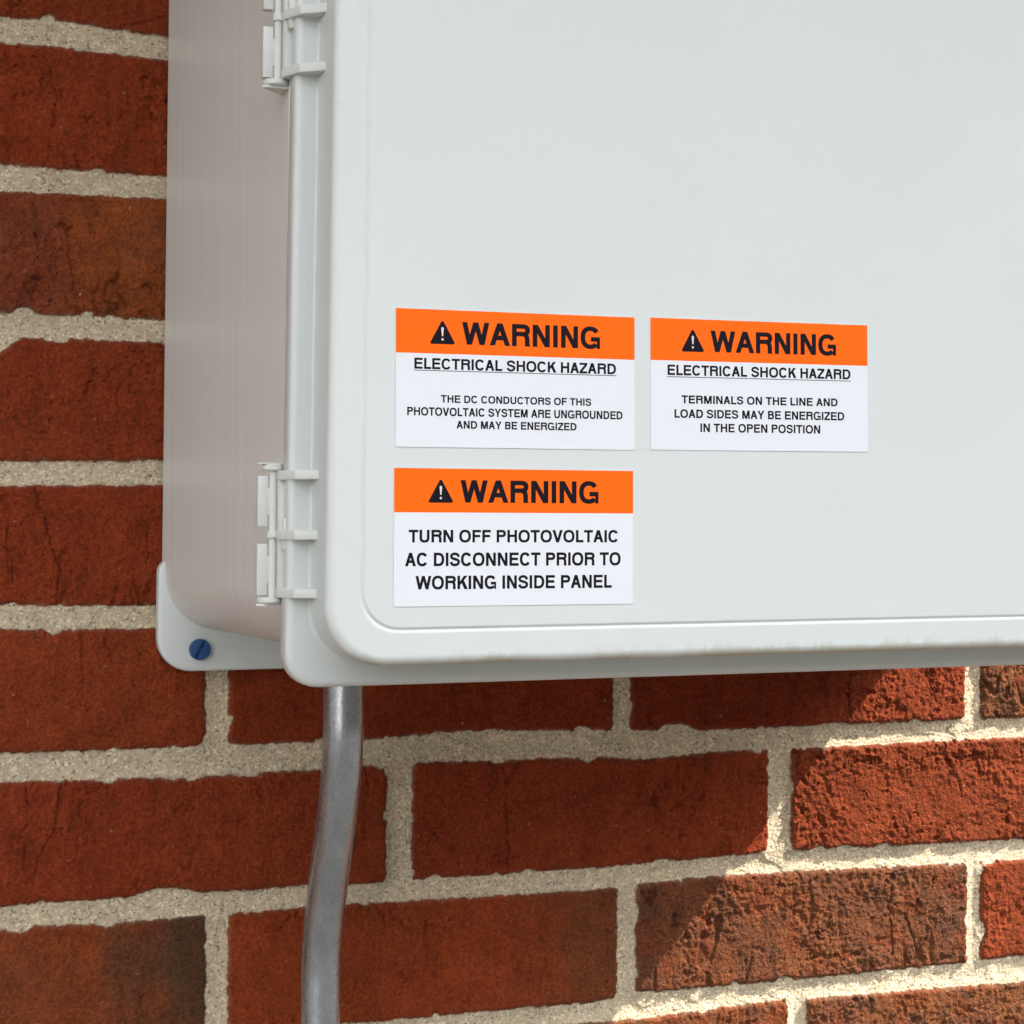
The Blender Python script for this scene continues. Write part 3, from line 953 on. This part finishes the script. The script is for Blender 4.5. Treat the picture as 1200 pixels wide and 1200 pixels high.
def sticker(name, label, cx, cz, rot, lines, underline=None):
    a = R(rot); ca, sa = math.cos(a), math.sin(a)

    def F(u, v, e):      # u, v in mm from the sticker's centre; e in mm above the lid
        return P(cx + u * ca - v * sa, 233.4 + e, cz + u * sa + v * ca)

    def U(fx): return (fx - 0.043 * fx * (1 - fx) - 0.5) * LW

    def V(fy): return (0.5 - fy) * LH
    root = empty(name, F(0, 0, 0))
    tag(root, label, 'warning label', 'orange and white warning labels on the enclosure door')

    def slab(bm, u0, u1, v0, v1, e0, e1):
        lo = [bm.verts.new(F(u, v, e0)) for u, v in ((u0, v0), (u1, v0), (u1, v1), (u0, v1))]
        hi = [bm.verts.new(F(u, v, e1)) for u, v in ((u0, v0), (u1, v0), (u1, v1), (u0, v1))]
        bm.faces.new(lo[::-1]); bm.faces.new(hi)
        for i in range(4): bm.faces.new((lo[i], lo[(i + 1) % 4], hi[(i + 1) % 4], hi[i]))

    def polys(nm, lst, mat, e, par):
        bm = bmesh.new()
        for k, q in enumerate(lst):
            ar = sum(q[i][0] * q[(i + 1) % len(q)][1] - q[(i + 1) % len(q)][0] * q[i][1] for i in range(len(q)))
            if ar < 0: q = q[::-1]
            bm.faces.new([bm.verts.new(F(u, v, e + (k % 7) * 0.0012)) for u, v in q])
        me = bpy.data.meshes.new(nm); bm.to_mesh(me); bm.free(); me.materials.append(mat)
        o = bpy.data.objects.new(nm, me); COL.objects.link(o)
        o.parent = par; o.matrix_parent_inverse = par.matrix_basis.inverted() if par is root else Matrix.Identity(4)
        if par is not root: o.matrix_parent_inverse = par.matrix_world.inverted()
        return o
    bm = bmesh.new(); slab(bm, -LW / 2, LW / 2, -LH / 2, LH / 2, 0.01, 0.26)
    link_mesh('backing', bm, M_STICK, root, smooth=False)
    bm = bmesh.new(); slab(bm, -LW / 2, LW / 2, V(.32), LH / 2, 0.262, 0.29)
    band = link_mesh('orange_band', bm, M_ORANGE, root, smooth=False)
    polys('heading_text', text_polys('WARNING', U(.277), U(.855), V(.083), V(.247), True), M_BLACK, 0.31, root)
    # hazard triangle with rounded corners
    tri = [(U(.144), V(.246)), (U(.246), V(.246)), (U(.195), V(.079))]
    gx = sum(p[0] for p in tri) / 3; gy = sum(p[1] for p in tri) / 3
    outl = []
    rr = 0.48
    inc = [(x + (gx - x) * 0.13, y + (gy - y) * 0.13) for x, y in tri]
    for (x, y), a0 in zip(inc, (150, 270, 30)):
        for i in range(7):
            an = R(a0 + 120 * i / 6); outl.append((x + rr * 1.25 * math.cos(an), y + rr * 1.15 * math.sin(an)))
    ht = polys('hazard_triangle', [outl], M_BLACK, 0.31, root)
    mx = U(.195)
    ex = [[(mx - .50, V(.134)), (mx - .25, V(.127)), (mx + .25, V(.127)), (mx + .50, V(.134)), (mx + .22, V(.192)), (mx - .22, V(.192))],
          [(mx + .44 * math.cos(R(a_)), V(.2155) + .44 * math.sin(R(a_))) for a_ in range(0, 360, 24)]]
    polys('exclamation_mark', ex, M_PALE, 0.33, ht)
    for nm, txt, u0, u1, v0, v1 in lines:
        pp = text_polys(txt, U(u0), U(u1), V(v0), V(v1), False)
        if underline and nm == 'subheading_text':
            pp.append(rect(U(u0 - .002), V(.4465), U(u1 + .002), V(.4415)))
        polys(nm, pp, M_BLACK, 0.285, root)
    return root


sticker('warning_label', 'orange topped warning label about ungrounded DC conductors, directly above another label', 250.5, 57.65, 0.45,
        [('subheading_text', 'ELECTRICAL SHOCK HAZARD', .077, .922, .354, .434),
         ('message_text', 'THE DC CONDUCTORS OF THIS', .188, .818, .620, .675),
         ('message_text', 'PHOTOVOLTAIC SYSTEM ARE UNGROUNDED', .047, .949, .711, .772),
         ('message_text', 'AND MAY BE ENERGIZED', .253, .756, .805, .862)], True)
sticker('warning_label', 'orange topped warning label about terminals on line and load sides, rightmost on the door', 352.5, 58.83, 0.66,
        [('subheading_text', 'ELECTRICAL SHOCK HAZARD', .078, .921, .352, .431),
         ('message_text', 'TERMINALS ON THE LINE AND', .142, .861, .583, .645),
         ('message_text', 'LOAD SIDES MAY BE ENERGIZED', .109, .891, .690, .755),
         ('message_text', 'IN THE OPEN POSITION', .228, .78, .795, .861)], True)
sticker('warning_label', 'orange topped warning label in large letters about the AC disconnect, lowest on the door', 250.2, -1.03, 0.27,
        [('message_text', 'TURN OFF PHOTOVOLTAIC', .061, .936, .446, .538),
         ('message_text', 'AC DISCONNECT PRIOR TO', .046, .948, .612, .71),
         ('message_text', 'WORKING INSIDE PANEL', .09, .911, .78, .878)])
